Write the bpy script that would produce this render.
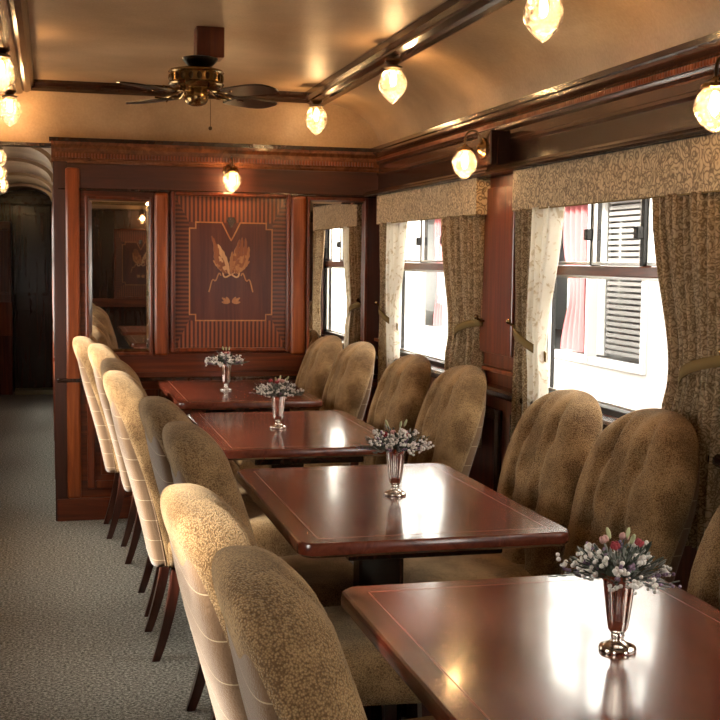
import bpy, bmesh, math, random
from math import pi, sin, cos, radians as R
from mathutils import Vector, Matrix
random.seed(7)
S = bpy.context.scene
for o in list(bpy.data.objects): bpy.data.objects.remove(o)

# ------------------------------------------------------------ camera, world, light, exposure
HC = 1.407
F_PX, VPX, VPY = 1200.0, 50.04, 256.24
d = Vector(((VPX-360)/F_PX, -(VPY-360)/F_PX, -1.0)).normalized()      # world Y in camera axes
up = Vector((sin(-.0088), cos(-.0088), 0)); zc = (up - d*up.dot(d)).normalized(); xc = d.cross(zc)
rot = Matrix((xc, d, zc))                                             # rows: world axes in camera axes
cd = bpy.data.cameras.new('camera'); cam = bpy.data.objects.new('camera', cd)
S.collection.objects.link(cam)
cam.matrix_world = Matrix.Translation((0, 0, HC)) @ rot.to_4x4()
cd.sensor_width = 36; cd.lens = 36*F_PX/720; cd.clip_start = 0.05
S.camera = cam

w = bpy.data.worlds.new('world'); S.world = w; w.use_nodes = True
bg = w.node_tree.nodes['Background']; bg.inputs[0].default_value = (1.0, 0.945, 0.86, 1); bg.inputs[1].default_value = 9.0

sd = bpy.data.lights.new('sun', 'SUN'); sun = bpy.data.objects.new('sun', sd); S.collection.objects.link(sun)
sd.energy = 15.0; sd.angle = R(8); sd.color = (1, .91, .78)
sun.rotation_euler = Vector((0.75, 0.22, -0.56)).to_track_quat('-Z', 'Y').to_euler()

S.view_settings.view_transform = 'Standard'; S.view_settings.look = 'None'
S.view_settings.exposure = 0.58; S.view_settings.gamma = 1; S.view_settings.use_curve_mapping = False
LAMP_W = 8.5

# ------------------------------------------------------------ helpers
C = S.collection
class NT:
    def __init__(s, name):
        s.m = bpy.data.materials.new(name); s.m.use_nodes = True
        s.t = s.m.node_tree; s.p = s.t.nodes['Principled BSDF']; s.out = s.t.nodes['Material Output']
    def n(s, typ, **kw):
        nd = s.t.nodes.new(typ)
        for k, v in kw.items():
            if k in nd.inputs: nd.inputs[k].default_value = v
            else: setattr(nd, k, v)
        return nd
    def l(s, a, b): s.t.links.new(a, b)
    def set(s, **kw):
        for k, v in kw.items(): s.p.inputs[k.replace('_', ' ')].default_value = v
        return s
def ramp(N, fac, stops):
    r = N.n('ShaderNodeValToRGB'); e = r.color_ramp.elements
    while len(e) < len(stops): e.new(.5)
    for q, (p, c) in zip(e, stops): q.position = p; q.color = (*c, 1)
    N.l(fac, r.inputs[0]); return r.outputs[0]
def coords(N, scale=(1, 1, 1)):
    tc = N.n('ShaderNodeTexCoord'); mp = N.n('ShaderNodeMapping'); mp.inputs['Scale'].default_value = scale
    N.l(tc.outputs['Object'], mp.inputs[0]); return mp.outputs[0]
def bump(N, h, strength, dist=.002):
    b = N.n('ShaderNodeBump'); b.inputs['Strength'].default_value = strength; b.inputs['Distance'].default_value = dist
    N.l(h, b.inputs['Height']); N.l(b.outputs[0], N.p.inputs['Normal'])
def wood(name, dark, mid, light, axis='z', rough=.28, coat=.4, sc=1.0):
    N = NT(name); s = {'x': (1.5, 26, 26), 'y': (26, 1.5, 26), 'z': (26, 26, 1.5)}[axis]
    v = coords(N, tuple(a*sc for a in s))
    a = N.n('ShaderNodeTexNoise', Scale=1.0, Detail=6.0, Roughness=.65, Distortion=.8); N.l(v, a.inputs['Vector'])
    c = ramp(N, a.outputs[0], [(.28, dark), (.5, mid), (.72, light)])
    N.l(c, N.p.inputs['Base Color'])
    N.set(Roughness=rough, Coat_Weight=coat*.6, Coat_Roughness=.12)
    bump(N, a.outputs[0], .12, .001)
    return N.m
def plain(name, col, rough=.5, metal=0., **kw):
    N = NT(name); N.set(Base_Color=(*col, 1), Roughness=rough, Metallic=metal, **kw)
    a = N.n('ShaderNodeTexNoise', Scale=60.0, Detail=3.0); N.l(coords(N), a.inputs['Vector'])
    mr = N.n('ShaderNodeMapRange'); mr.inputs['To Min'].default_value = max(0, rough*.85); mr.inputs['To Max'].default_value = min(1, rough*1.15)
    N.l(a.outputs[0], mr.inputs[0]); N.l(mr.outputs[0], N.p.inputs['Roughness'])
    return N.m

M = {}
D_, M_, L_ = (.045, .008, .003), (.125, .023, .007), (.24, .052, .014)
M['wood_z'] = wood('mahogany_upright', D_, M_, L_, 'z')
M['wood_x'] = wood('mahogany_crosswise', D_, M_, L_, 'x')
M['wood_y'] = wood('mahogany_lengthwise', D_, M_, L_, 'y')
M['pilaster'] = wood('polished_pilaster_wood', (.11, .021, .005), (.24, .052, .012), (.38, .10, .025), 'z', .28, .35)
M['dark_y'] = wood('dark_mahogany', (.012, .005, .004), (.028, .010, .006), (.05, .018, .010), 'y', .22, .5)
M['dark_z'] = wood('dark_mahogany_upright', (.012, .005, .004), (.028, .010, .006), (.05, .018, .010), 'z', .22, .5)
M['leg'] = wood('chair_leg_wood', (.025, .007, .004), (.055, .014, .008), (.10, .026, .013), 'z', .3, .4)
M['crown'] = wood('cornice_wood', (.07, .022, .010), (.15, .05, .02), (.26, .09, .036), 'y', .25, .6)
M['frieze'] = wood('dark_red_frieze', (.030, .007, .004), (.055, .013, .007), (.09, .022, .010), 'x', .42, .1)
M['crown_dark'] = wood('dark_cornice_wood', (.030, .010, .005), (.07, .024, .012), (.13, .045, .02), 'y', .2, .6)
M['dark_stile'] = wood('dark_stile_wood', (.025, .007, .004), (.05, .013, .007), (.08, .021, .010), 'z', .45, .1)  # dark reddish wood for the partition stiles

def stripes(name, axis, freq, a, b):
    N = NT(name); v = coords(N)
    wv = N.n('ShaderNodeTexWave', wave_type='BANDS', bands_direction=axis, Scale=freq, Distortion=.25, Detail=1.0)
    wv.inputs['Detail Scale'].default_value = 3
    N.l(v, wv.inputs['Vector'])
    N.l(ramp(N, wv.outputs[0], [(.2, a), (.75, b)]), N.p.inputs['Base Color'])
    N.set(Roughness=.3, Coat_Weight=.4, Coat_Roughness=.15); bump(N, wv.outputs[0], .3, .002)
    return N.m
M['veneer_v'] = stripes('striped_veneer_upright', 'X', 14, (.06, .013, .006), (.26, .066, .024))
M['veneer_h'] = stripes('striped_veneer_flat', 'Z', 14, (.055, .012, .006), (.16, .04, .016))
M['veneer_c'] = wood('dark_veneer_field', (.055, .012, .008), (.095, .021, .013), (.14, .034, .018), 'z', .3, .4)
M['inlay'] = wood('pale_inlay', (.30, .10, .035), (.42, .16, .055), (.55, .25, .09), 'z', .35, .3)
M['inlay_light'] = wood('light_inlay', (.50, .24, .10), (.66, .36, .17), (.80, .50, .26), 'z', .35, .3)
M['inlay_dark'] = wood('brown_inlay', (.16, .045, .018), (.25, .075, .028), (.33, .11, .04), 'z', .35, .3)

def table_wood():
    N = NT('polished_table_top'); v = coords(N, (18, 2.2, 18))
    a = N.n('ShaderNodeTexNoise', Scale=1.0, Detail=7.0, Roughness=.6, Distortion=1.2); N.l(v, a.inputs['Vector'])
    N.l(ramp(N, a.outputs[0], [(.25, (.055, .012, .007)), (.5, (.125, .026, .014)), (.75, (.19, .044, .022))]), N.p.inputs['Base Color'])
    s = N.n('ShaderNodeTexNoise', Scale=5.0, Detail=5.0); N.l(coords(N), s.inputs['Vector'])
    mr = N.n('ShaderNodeMapRange'); mr.inputs['From Min'].default_value = .3; mr.inputs['From Max'].default_value = .7
    mr.inputs['To Min'].default_value = .16; mr.inputs['To Max'].default_value = .27
    N.l(s.outputs[0], mr.inputs[0]); N.l(mr.outputs[0], N.p.inputs['Roughness'])
    N.set(Coat_Weight=.55, Coat_Roughness=.10, Specular_IOR_Level=.6)
    return N.m
M['table'] = table_wood()
M['table_band'] = wood('table_edge_band', (.06, .013, .007), (.15, .033, .016), (.22, .055, .024), 'y', .2, .5, 1.4)

def fabric(name, lo, hi):
    N = NT(name); v = coords(N)
    vo = N.n('ShaderNodeTexVoronoi', Scale=330.0); N.l(v, vo.inputs['Vector'])
    ns = N.n('ShaderNodeTexNoise', Scale=9.0, Detail=3.0); N.l(v, ns.inputs['Vector'])
    mx = N.n('ShaderNodeMath', operation='MULTIPLY_ADD'); N.l(vo.outputs['Distance'], mx.inputs[0]); mx.inputs[1].default_value = .55; N.l(ns.outputs[0], mx.inputs[2])
    N.l(ramp(N, mx.outputs[0], [(.45, hi), (.95, lo)]), N.p.inputs['Base Color'])
    N.set(Roughness=.95, Sheen_Weight=.3, Sheen_Roughness=.5, Specular_IOR_Level=.2)
    N.p.inputs['Sheen Tint'].default_value = (1, .84, .6, 1)
    N.p.inputs['Normal']
    bump(N, vo.outputs['Distance'], .8, -.003)
    return N.m
M['boucle'] = fabric('tan_boucle', (.115, .058, .021), (.49, .305, .145))
def backcloth():
    N = NT('ribbed_back_cloth'); tc = N.n('ShaderNodeTexCoord'); sp = N.n('ShaderNodeSeparateXYZ'); N.l(tc.outputs['Object'], sp.inputs[0])
    m = N.n('ShaderNodeMath', operation='MODULO'); m.inputs[1].default_value = .072; N.l(sp.outputs['Z'], m.inputs[0])
    g = N.n('ShaderNodeMath', operation='LESS_THAN'); g.inputs[1].default_value = .0020; N.l(m.outputs[0], g.inputs[0])
    mx = N.n('ShaderNodeMix', data_type='RGBA'); N.l(g.outputs[0], mx.inputs[0])
    mx.inputs[6].default_value = (.16, .088, .042, 1); mx.inputs[7].default_value = (.42, .31, .19, 1)
    N.l(mx.outputs[2], N.p.inputs['Base Color']); N.set(Roughness=.9, Sheen_Weight=.3)
    vo = N.n('ShaderNodeTexVoronoi', Scale=300.0); N.l(tc.outputs['Object'], vo.inputs['Vector']); bump(N, vo.outputs['Distance'], .5, -.002)
    return N.m
M['backcloth'] = backcloth()

def carpet():
    N = NT('grey_green_carpet'); v = coords(N)
    a = N.n('ShaderNodeTexNoise', Scale=95.0, Detail=4.0, Roughness=.8); N.l(v, a.inputs['Vector'])
    N.l(ramp(N, a.outputs[0], [(.38, (.085, .082, .072)), (.5, (.26, .25, .218)), (.62, (.58, .56, .50))]), N.p.inputs['Base Color'])
    N.set(Roughness=1.0, Specular_IOR_Level=.1); bump(N, a.outputs[0], .8, .006)
    return N.m
M['carpet'] = carpet()

def ceil_mat():
    N = NT('gilded_ceiling_paper'); v = coords(N, (1, 1, 1))
    a = N.n('ShaderNodeTexNoise', Scale=90.0, Detail=3.0); N.l(v, a.inputs['Vector'])
    b = N.n('ShaderNodeTexNoise', Scale=2.5, Detail=4.0); N.l(v, b.inputs['Vector'])
    m = N.n('ShaderNodeMath', operation='MULTIPLY_ADD'); N.l(b.outputs[0], m.inputs[0]); m.inputs[1].default_value = 1.0
    h = N.n('ShaderNodeMath', operation='MULTIPLY'); N.l(a.outputs[0], h.inputs[0]); h.inputs[1].default_value = .3; N.l(h.outputs[0], m.inputs[2])
    N.l(ramp(N, m.outputs[0], [(.45, (.36, .235, .13)), (.85, (.56, .39, .235))]), N.p.inputs['Base Color'])
    N.set(Roughness=.42, Specular_IOR_Level=.6); bump(N, a.outputs[0], .35, .003)
    return N.m
M['ceiling'] = ceil_mat()

def damask(name, translucent=0., cols=((.10, .06, .026), (.30, .20, .105), (.56, .42, .25)), sc=1.):
    N = NT(name); v = coords(N, (sc, sc, sc))
    a = N.n('ShaderNodeTexNoise', Scale=17.0, Detail=1.5, Distortion=2.2); N.l(v, a.inputs['Vector'])
    s = N.n('ShaderNodeMath', operation='SUBTRACT'); N.l(a.outputs[0], s.inputs[0]); s.inputs[1].default_value = .5
    ab = N.n('ShaderNodeMath', operation='ABSOLUTE'); N.l(s.outputs[0], ab.inputs[0])
    vo = N.n('ShaderNodeTexVoronoi', Scale=25.0); N.l(v, vo.inputs['Vector'])
    rg = N.n('ShaderNodeMath', operation='PINGPONG'); N.l(vo.outputs['Distance'], rg.inputs[0]); rg.inputs[1].default_value = .14
    mn = N.n('ShaderNodeMath', operation='MINIMUM'); N.l(ab.outputs[0], mn.inputs[0])
    k = N.n('ShaderNodeMath', operation='MULTIPLY'); N.l(rg.outputs[0], k.inputs[0]); k.inputs[1].default_value = .8; N.l(k.outputs[0], mn.inputs[1])
    fine = N.n('ShaderNodeTexNoise', Scale=260.0, Detail=2.0); N.l(v, fine.inputs['Vector'])
    ad = N.n('ShaderNodeMath', operation='MULTIPLY_ADD'); N.l(fine.outputs[0], ad.inputs[0]); ad.inputs[1].default_value = .05; N.l(mn.outputs[0], ad.inputs[2])
    col = ramp(N, ad.outputs[0], [(.025, cols[0]), (.05, cols[1]), (.085, cols[2])])
    N.l(col, N.p.inputs['Base Color']); N.set(Roughness=.85, Sheen_Weight=.3); bump(N, fine.outputs[0], .4, .002)
    if translucent:
        tr = N.n('ShaderNodeBsdfTranslucent'); N.l(col, tr.inputs[0]); mx = N.n('ShaderNodeMixShader'); mx.inputs[0].default_value = translucent
        N.l(N.p.outputs[0], mx.inputs[1]); N.l(tr.outputs[0], mx.inputs[2]); N.l(mx.outputs[0], N.out.inputs[0])
    return N.m
M['valance'] = damask('scroll_damask'); M['curtain'] = damask('scroll_damask_curtain', .35, ((.20, .125, .06), (.38, .265, .145), (.62, .47, .29)), 1.45)
def sunlit_lining():  # pale colour carries the sunlight showing through the curtain's inner half
    N = NT('sunlit_curtain_lining'); v = coords(N)
    a = N.n('ShaderNodeTexNoise', Scale=22.0, Detail=2.0, Distortion=2.0); N.l(v, a.inputs['Vector'])
    col = ramp(N, a.outputs[0], [(.33, (.70, .62, .5)), (.42, (.92, .89, .83)), (.7, (.93, .91, .86))])
    N.l(col, N.p.inputs['Base Color']); N.set(Roughness=.9)
    tr = N.n('ShaderNodeBsdfTranslucent'); N.l(col, tr.inputs[0]); mx = N.n('ShaderNodeMixShader'); mx.inputs[0].default_value = .72
    N.l(N.p.outputs[0], mx.inputs[1]); N.l(tr.outputs[0], mx.inputs[2]); N.l(mx.outputs[0], N.out.inputs[0])
    return N.m
M['sunlit_lining'] = sunlit_lining()
M['tieback'] = plain('olive_gold_braid', (.19, .125, .045), .8, Specular_IOR_Level=.2)
M['brass'] = plain('aged_brass', (.33, .21, .09), .22, 1.0)
M['dark_brass'] = plain('dark_bronze', (.10, .06, .03), .3, 1.0)
M['silver'] = plain('silver_plate', (.78, .70, .64), .10, 1.0)
M['black_metal'] = plain('black_metal', (.02, .018, .017), .35, .6)
M['steel'] = plain('brushed_aluminium', (.65, .64, .62), .3, .9)
M['mirror'] = plain('mirror_glass', (.80, .76, .72), .012, 1.0)
M['blade'] = plain('fan_blade_black', (.012, .009, .008), .35)
M['pink'] = plain('dusty_pink_cloth', (.34, .11, .12), .9)
M['white'] = plain('white_cloth', (.58, .58, .57), .9)
M['cream_paint'] = plain('pale_coach_paint', (.50, .50, .50), .5)
M['grey_paint'] = plain('grey_slats', (.17, .165, .16), .6)
M['red_paint'] = plain('maroon_coach_paint', (.13, .025, .02), .4)
M['gravel'] = plain('track_ballast', (.35, .33, .30), .95)
M['threshold'] = plain('tan_threshold', (.30, .26, .15), .7)
def glass_pane():
    N = NT('window_glass'); t = N.n('ShaderNodeBsdfTransparent'); t.inputs[0].default_value = (.97, .98, .97, 1)
    g = N.n('ShaderNodeBsdfGlossy'); g.inputs['Roughness'].default_value = .02
    lw = N.n('ShaderNodeLayerWeight'); f = N.n('ShaderNodeMath', operation='POWER'); N.l(lw.outputs['Facing'], f.inputs[0]); f.inputs[1].default_value = 7.0
    mx = N.n('ShaderNodeMixShader'); N.l(f.outputs[0], mx.inputs[0]); N.l(t.outputs[0], mx.inputs[1]); N.l(g.outputs[0], mx.inputs[2]); N.l(mx.outputs[0], N.out.inputs[0])
    return N.m
M['glass'] = glass_pane()
def globe():
    N = NT('cut_glass_shade'); t = N.n('ShaderNodeBsdfTransparent'); t.inputs[0].default_value = (1, .93, .82, 1)
    g = N.n('ShaderNodeBsdfGlossy'); g.inputs['Roughness'].default_value = .08
    tr = N.n('ShaderNodeBsdfTranslucent'); tr.inputs[0].default_value = (1, .86, .68, 1)
    v = coords(N); vo = N.n('ShaderNodeTexVoronoi', Scale=48.0); N.l(v, vo.inputs['Vector'])
    b = N.n('ShaderNodeBump'); b.inputs['Strength'].default_value = 1; b.inputs['Distance'].default_value = .01; N.l(vo.outputs['Distance'], b.inputs['Height'])
    for s in (g, tr): N.l(b.outputs[0], s.inputs['Normal'])
    lw = N.n('ShaderNodeLayerWeight', Blend=.45); N.l(b.outputs[0], lw.inputs['Normal'])
    m1 = N.n('ShaderNodeMixShader'); m1.inputs[0].default_value = .14; N.l(t.outputs[0], m1.inputs[1]); N.l(tr.outputs[0], m1.inputs[2])
    m2 = N.n('ShaderNodeMixShader'); N.l(lw.outputs['Facing'], m2.inputs[0]); N.l(m1.outputs[0], m2.inputs[1]); N.l(g.outputs[0], m2.inputs[2]); N.l(m2.outputs[0], N.out.inputs[0])
    return N.m
M['globe'] = globe()
def emis(name, col, st):
    N = NT(name); N.set(Base_Color=(*col, 1)); N.p.inputs['Emission Color'].default_value = (*col, 1); N.p.inputs['Emission Strength'].default_value = st; return N.m
M['bulb'] = emis('glowing_bulb', (1, .70, .36), 24)
for nm, c in dict(leaf=(.05, .065, .045), leaf_grey=(.20, .21, .19), flower_white=(.70, .66, .62), flower_red=(.30, .03, .04), flower_pink=(.55, .30, .27), flower_mauve=(.24, .16, .24), bud=(.42, .44, .24)).items():
    M[nm] = plain('plant_'+nm, c, .7)

def obj(name, bm, mat, parent=None, smooth=True, auto=None):
    bmesh.ops.recalc_face_normals(bm, faces=bm.faces)
    me = bpy.data.meshes.new(name); bm.to_mesh(me); bm.free()
    if smooth:
        for p in me.polygons: p.use_smooth = True
    mats = mat if isinstance(mat, (list, tuple)) else [mat]
    for m_ in mats: me.materials.append(m_)
    o = bpy.data.objects.new(name, me); C.objects.link(o)
    if smooth and auto is not False:
        md = o.modifiers.new('edges', 'EDGE_SPLIT'); md.split_angle = R(auto or 40)
    if parent: o.parent = parent
    return o
def tag(o, label=None, cat=None, group=None, kind=None):
    if label: o['label'] = label
    if cat: o['category'] = cat
    if group: o['group'] = group
    if kind: o['kind'] = kind
    return o
def thing(name, label, cat, loc=(0, 0, 0), rz=0, group=None):
    o = bpy.data.objects.new(name, None); C.objects.link(o); o.empty_display_size = .05
    o.location = loc; o.rotation_euler = (0, 0, rz); return tag(o, label, cat, group)
def struct(name, bm, mat, parent=None, **k):
    o = obj(name, bm, mat, parent, **k)
    if not parent: o['kind'] = 'structure'
    return o
def copy_tree(o, parent=None):
    c = o.copy(); C.objects.link(c); c.parent = parent
    for ch in list(o.children): copy_tree(ch, c)
    return c
def box(bm, x0, x1, y0, y1, z0, z1, bev=0., mi=0):
    v = [bm.verts.new((x, y, z)) for x in (x0, x1) for y in (y0, y1) for z in (z0, z1)]
    fs = [bm.faces.new([v[i] for i in q]) for q in ((0, 1, 3, 2), (4, 6, 7, 5), (0, 4, 5, 1), (2, 3, 7, 6), (0, 2, 6, 4), (1, 5, 7, 3))]
    for f in fs: f.material_index = mi
    if bev:
        es = list({e for f in fs for e in f.edges})
        bmesh.ops.bevel(bm, geom=es, offset=bev, segments=2, affect='EDGES', profile=.5)
    return bm
def B(): return bmesh.new()
def bx(*a, **k): return box(B(), *a, **k)
def lathe(bm, prof, c=(0, 0, 0), n=24, flute=0, fa=0., mat=None):
    rings = []
    for r, z in prof:
        ring = []
        for i in range(n):
            a = 2*pi*i/n; rr = r*(1+fa*cos(flute*a)) if flute else r
            p = Vector((rr*cos(a), rr*sin(a), z))
            if mat: p = mat @ p
            ring.append(bm.verts.new(p+Vector(c)))
        rings.append(ring)
    for a, b in zip(rings, rings[1:]):
        for i in range(n): bm.faces.new((a[i], a[(i+1) % n], b[(i+1) % n], b[i]))
    if prof[0][0] > 1e-5: bm.faces.new(rings[0])
    if prof[-1][0] > 1e-5: bm.faces.new(rings[-1])
    return bm
def tube(bm, pts, r, n=8, cap=True):
    pts = [Vector(p) for p in pts]; rs = r if isinstance(r, (list, tuple)) else [r]*len(pts); rings = []
    ref = Vector((0, 0, 1))
    for i, p in enumerate(pts):
        t = (pts[min(i+1, len(pts)-1)]-pts[max(i-1, 0)]).normalized()
        if abs(t.dot(ref)) > .95: ref = Vector((1, 0, 0))
        u = t.cross(ref).normalized(); v = t.cross(u); ref = -v if (-v).dot(ref) > 0 else v
        u = t.cross(ref).normalized(); v = u.cross(t)
        rings.append([bm.verts.new(p+rs[i]*(u*cos(2*pi*k/n)+v*sin(2*pi*k/n))) for k in range(n)])
    for a, b in zip(rings, rings[1:]):
        for i in range(n): bm.faces.new((a[i], a[(i+1) % n], b[(i+1) % n], b[i]))
    if cap: bm.faces.new(rings[0]); bm.faces.new(rings[-1])
    return bm
def blob(bm, c, r, seg=8, sc=(1, 1, 1), rotm=None):
    mt = Matrix.Translation(c) @ (rotm.to_4x4() if rotm else Matrix()) @ Matrix.Diagonal((r*sc[0], r*sc[1], r*sc[2], 1))
    bmesh.ops.create_uvsphere(bm, u_segments=seg, v_segments=max(4, seg//2+1), radius=1, matrix=mt); return bm
def sweep(bm, prof, p0, p1, out, m0=0., m1=0.):
    """prof: (distance out, z) pairs swept from p0 to p1 (xy); out = unit xy direction; m0/m1 mitre slopes"""
    p0, p1 = Vector((*p0, 0)), Vector((*p1, 0)); t = (p1-p0).normalized(); o3 = Vector((*out, 0))
    a = [bm.verts.new(p0+o3*q+t*q*m0+Vector((0, 0, z))) for q, z in prof]
    b = [bm.verts.new(p1+o3*q-t*q*m1+Vector((0, 0, z))) for q, z in prof]
    n = len(prof)
    for i in range(n): bm.faces.new((a[i], a[(i+1) % n], b[(i+1) % n], b[i]))
    bm.faces.new(a); bm.faces.new(b); return bm
def prism(bm, pts, y0, y1):
    """polygon in (x,z) extruded over y"""
    a = [bm.verts.new((x, y0, z)) for x, z in pts]; b = [bm.verts.new((x, y1, z)) for x, z in pts]; n = len(pts)
    for i in range(n): bm.faces.new((a[i], a[(i+1) % n], b[(i+1) % n], b[i]))
    bm.faces.new(a); bm.faces.new(b); return bm
def ring_xz(bm, x0, x1, z0, z1, wd, y0, y1, bev=.0):
    box(bm, x0, x0+wd, y0, y1, z0, z1, bev); box(bm, x1-wd, x1, y0, y1, z0, z1, bev)
    box(bm, x0+wd, x1-wd, y0, y1, z0, z0+wd, bev); box(bm, x0+wd, x1-wd, y0, y1, z1-wd, z1, bev); return bm
def ring_yz(bm, y0, y1, z0, z1, wd, x0, x1, bev=.0):
    box(bm, x0, x1, y0, y0+wd, z0, z1, bev); box(bm, x0, x1, y1-wd, y1, z0, z1, bev)
    box(bm, x0, x1, y0+wd, y1-wd, z0, z0+wd, bev); box(bm, x0, x1, y0+wd, y1-wd, z1-wd, z1, bev); return bm

# ------------------------------------------------------------ main dimensions
XW, XL = 1.79, -.52            # side walls
YF, YB = 6.52, -2.20            # far partition, rear partition
YE = 12.9                      # end of the passage beyond
XP = .03                      # left end of far partition
WIN = [(5.02, 6.24), (3.08, 4.24), (1.15, 2.33), (-.75, .45)]
ZS, ZT = .90, 1.70

# ------------------------------------------------------------ shell
struct('floor', bx(XL-.1, XW+.1, YB-.1, YE+1.2, -.05, 0), M['carpet'], smooth=False)
def side_wall(name, xa, xb, wins, y0, y1):
    bm = B(); box(bm, xa, xb, y0, y1, 0, ZS); box(bm, xa, xb, y0, y1, ZT, 2.015)
    ys = sorted([y0, y1]+[q for w_ in wins for q in w_])
    for a, b in zip(ys[::2], ys[1::2]): box(bm, xa, xb, a, b, ZS, ZT)
    return struct(name, bm, M['wood_z'], smooth=False)
wr = side_wall('wall_right', XW, XW+.07, WIN, YB-.07, YF+.1)
LW = [(5.2, 6.1), (3.75, 4.35), (1.62, 2.15), (.0, .6), (7.0, 7.9), (8.7, 9.6), (10.4, 11.3)]  # unseen left windows, placed and sized to aim sunlight at chosen chairs
wl = side_wall('wall_left', XL-.07, XL, LW, YB-.07, YE+.1)

# ceiling: cove, raised flat field, closed roof above
def ceil_prof():
    p = [(XW-.33*(1-cos(pi/2*i/12)), 2.0+.262*sin(pi/2*i/12)) for i in range(13)]
    p += [(1.45, 2.262), (1.44, 2.312)]
    for i in range(1, 10): p.append((1.44-1.59*i/10, 2.312))
    q = [(1.29-x, z) for x, z in p[:15]][::-1]
    return p+q
cp = ceil_prof()
bm = B()
prism(bm, cp+[(XL-.15, 2.0), (XL-.15, 2.45), (XW+.15, 2.45), (XW+.15, 2.0)][::1], YB-.05, YF+.10)
struct('ceiling', bm, M['ceiling'], auto=35)
# lunette wall above the partition, full width
bm = B(); box(bm, XL, XW, YF+.005, YF+.07, 1.985, 2.34); lun = struct('wall_far_upper', bm, M['ceiling'], smooth=False)
bm = B(); box(bm, XL, XW, YB-.06, YB, 1.985, 2.34); struct('wall_rear_upper', bm, M['ceiling'], smooth=False)
struct('trim_1', bx(XL, XP+.02, YF-.02, YF+.08, 1.975, 1.992), M['dark_y'], smooth=False)

# ceiling trim rails
railp = [(q, z+.022) for q, z in [(0, 2.30), (.0, 2.262), (.018, 2.246), (.018, 2.236), (.04, 2.226), (.055, 2.232), (.062, 2.220), (.088, 2.216), (.105, 2.222), (.11, 2.240), (.11, 2.30)]]
bm = B(); sweep(bm, railp, (1.348, YB), (1.348, YF), (1, 0)); struct('trim_2', bm, M['dark_y'], auto=25)
bm = B(); sweep(bm, railp, (-.070, YB), (-.070, YF), (-1, 0)); struct('trim_3', bm, M['dark_y'], auto=25)
bm = B(); sweep(bm, [(0, 2.318), (.045, 2.318), (.045, 2.297), (.03, 2.283), (.03, 2.270), (.012, 2.258), (0, 2.258)], (-.17, YF+.005), (1.45, YF+.005), (0, -1))
struct('trim_4', bm, M['dark_y'], auto=25)

# crown mouldings
crown = [(0, 1.872), (.018, 1.872), (.026, 1.882), (.026, 1.892), (.016, 1.898), (.016, 1.93), (.03, 1.938), (.034, 1.948), (.034, 1.972), (.048, 1.985), (.062, 1.99), (.062, 2.004), (.05, 2.016), (0, 2.02)]
crown_s = [(0, 1.895), (.012, 1.895), (.020, 1.905), (.020, 1.912), (.030, 1.918), (.034, 1.948), (.034, 1.968), (.048, 1.980), (.062, 1.985), (.062, 2.0), (.05, 2.010), (0, 2.02)]
bm = B(); sweep(bm, crown, (XW, YB), (XW, YF), (-1, 0), 0, 0)
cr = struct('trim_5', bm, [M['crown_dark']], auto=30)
bm = B(); sweep(bm, crown_s, (XP-.02, YF), (XW, YF), (0, -1))
cr2 = struct('trim_6', bm, M['crown'], auto=30)
bm = B()
x = XP
while x < XW-.05:                       # bead row of the cornice
    box(bm, x, x+.009, YF-.041, YF-.03, 1.922, 1.944); x += .0165
obj('bead_row', bm, M['pilaster'], cr2, smooth=False)
bm = B(); y = 1.9
while y < YF-.05:
    box(bm, XW-.041, XW-.03, y, y+.009, 1.952, 1.968); y += .0165
obj('bead_row', bm, M['pilaster'], cr, smooth=False)
bm = B(); sweep(bm, crown, (XL, YB), (XL, YF), (1, 0)); struct('trim_7', bm, M['crown'], auto=30)
# thin dark top fillet along the cornices
bm = B(); box(bm, XW-.072, XW, YB, YF, 2.004, 2.022); struct('trim_8', bm, M['dark_y'], smooth=False)
bm = B(); box(bm, XP-.03, XW, YF-.07, YF+.01, 2.0, 2.02); struct('trim_9', bm, M['dark_y'], smooth=False)

# frieze on the right wall + lower moulding
bm = B(); sweep(bm, [(0, 1.755), (.10, 1.755), (.108, 1.762), (.10, 1.772), (.092, 1.776), (.085, 1.785), (.02, 1.788), (0, 1.80)], (XW, YB), (XW, YF), (-1, 0))
struct('trim_10', bm, M['dark_y'], auto=25)
bm = B(); box(bm, XW-.016, XW+.01, YB, YF, 1.78, 1.88); struct('trim_11', bm, M['dark_y'], smooth=False)
# sill ledge and dado on right wall
bm = B(); sweep(bm, [(0, .862), (.05, .862), (.062, .872), (.062, .888), (.05, .898), (0, .90)], (XW, YB), (XW, YF), (-1, 0)); struct('trim_12', bm, M['dark_y'], auto=25)
bm = B()
for a, b in ((YB, -.80), (.50, 1.10), (2.38, 3.03), (4.29, 4.97), (6.29, YF)):
    box(bm, XW-.03, XW+.01, a, b, .955, .972, .003)
struct('trim_13', bm, M['pilaster'], smooth=False)
bm = B()
for a in [YF-1.0-1.0*i for i in range(8)]:
    ring_yz(bm, a+.06, a+.94, .16, .80, .045, XW-.018, XW+.005, .004)
struct('trim_14', bm, M['dark_z'], smooth=False)
struct('baseboard_right', bx(XW-.025, XW, YB, YF, 0, .11, .004), M['dark_y'], smooth=False)
struct('baseboard_left', bx(XL, XL+.025, YB, YE, 0, .11, .004), M['dark_y'], smooth=False)
# piers between windows: raised upright panels
bm = B()
for a, b in ((2.33, 3.08), (4.24, 5.02), (.45, 1.15)):
    box(bm, XW-.022, XW+.005, a+.10, b-.10, .975, 1.755, .006)
    box(bm, XW-.034, XW-.02, a+.18, b-.18, 1.03, 1.71, .006)
struct('trim_15', bm, M['wood_z'], smooth=False)

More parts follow.
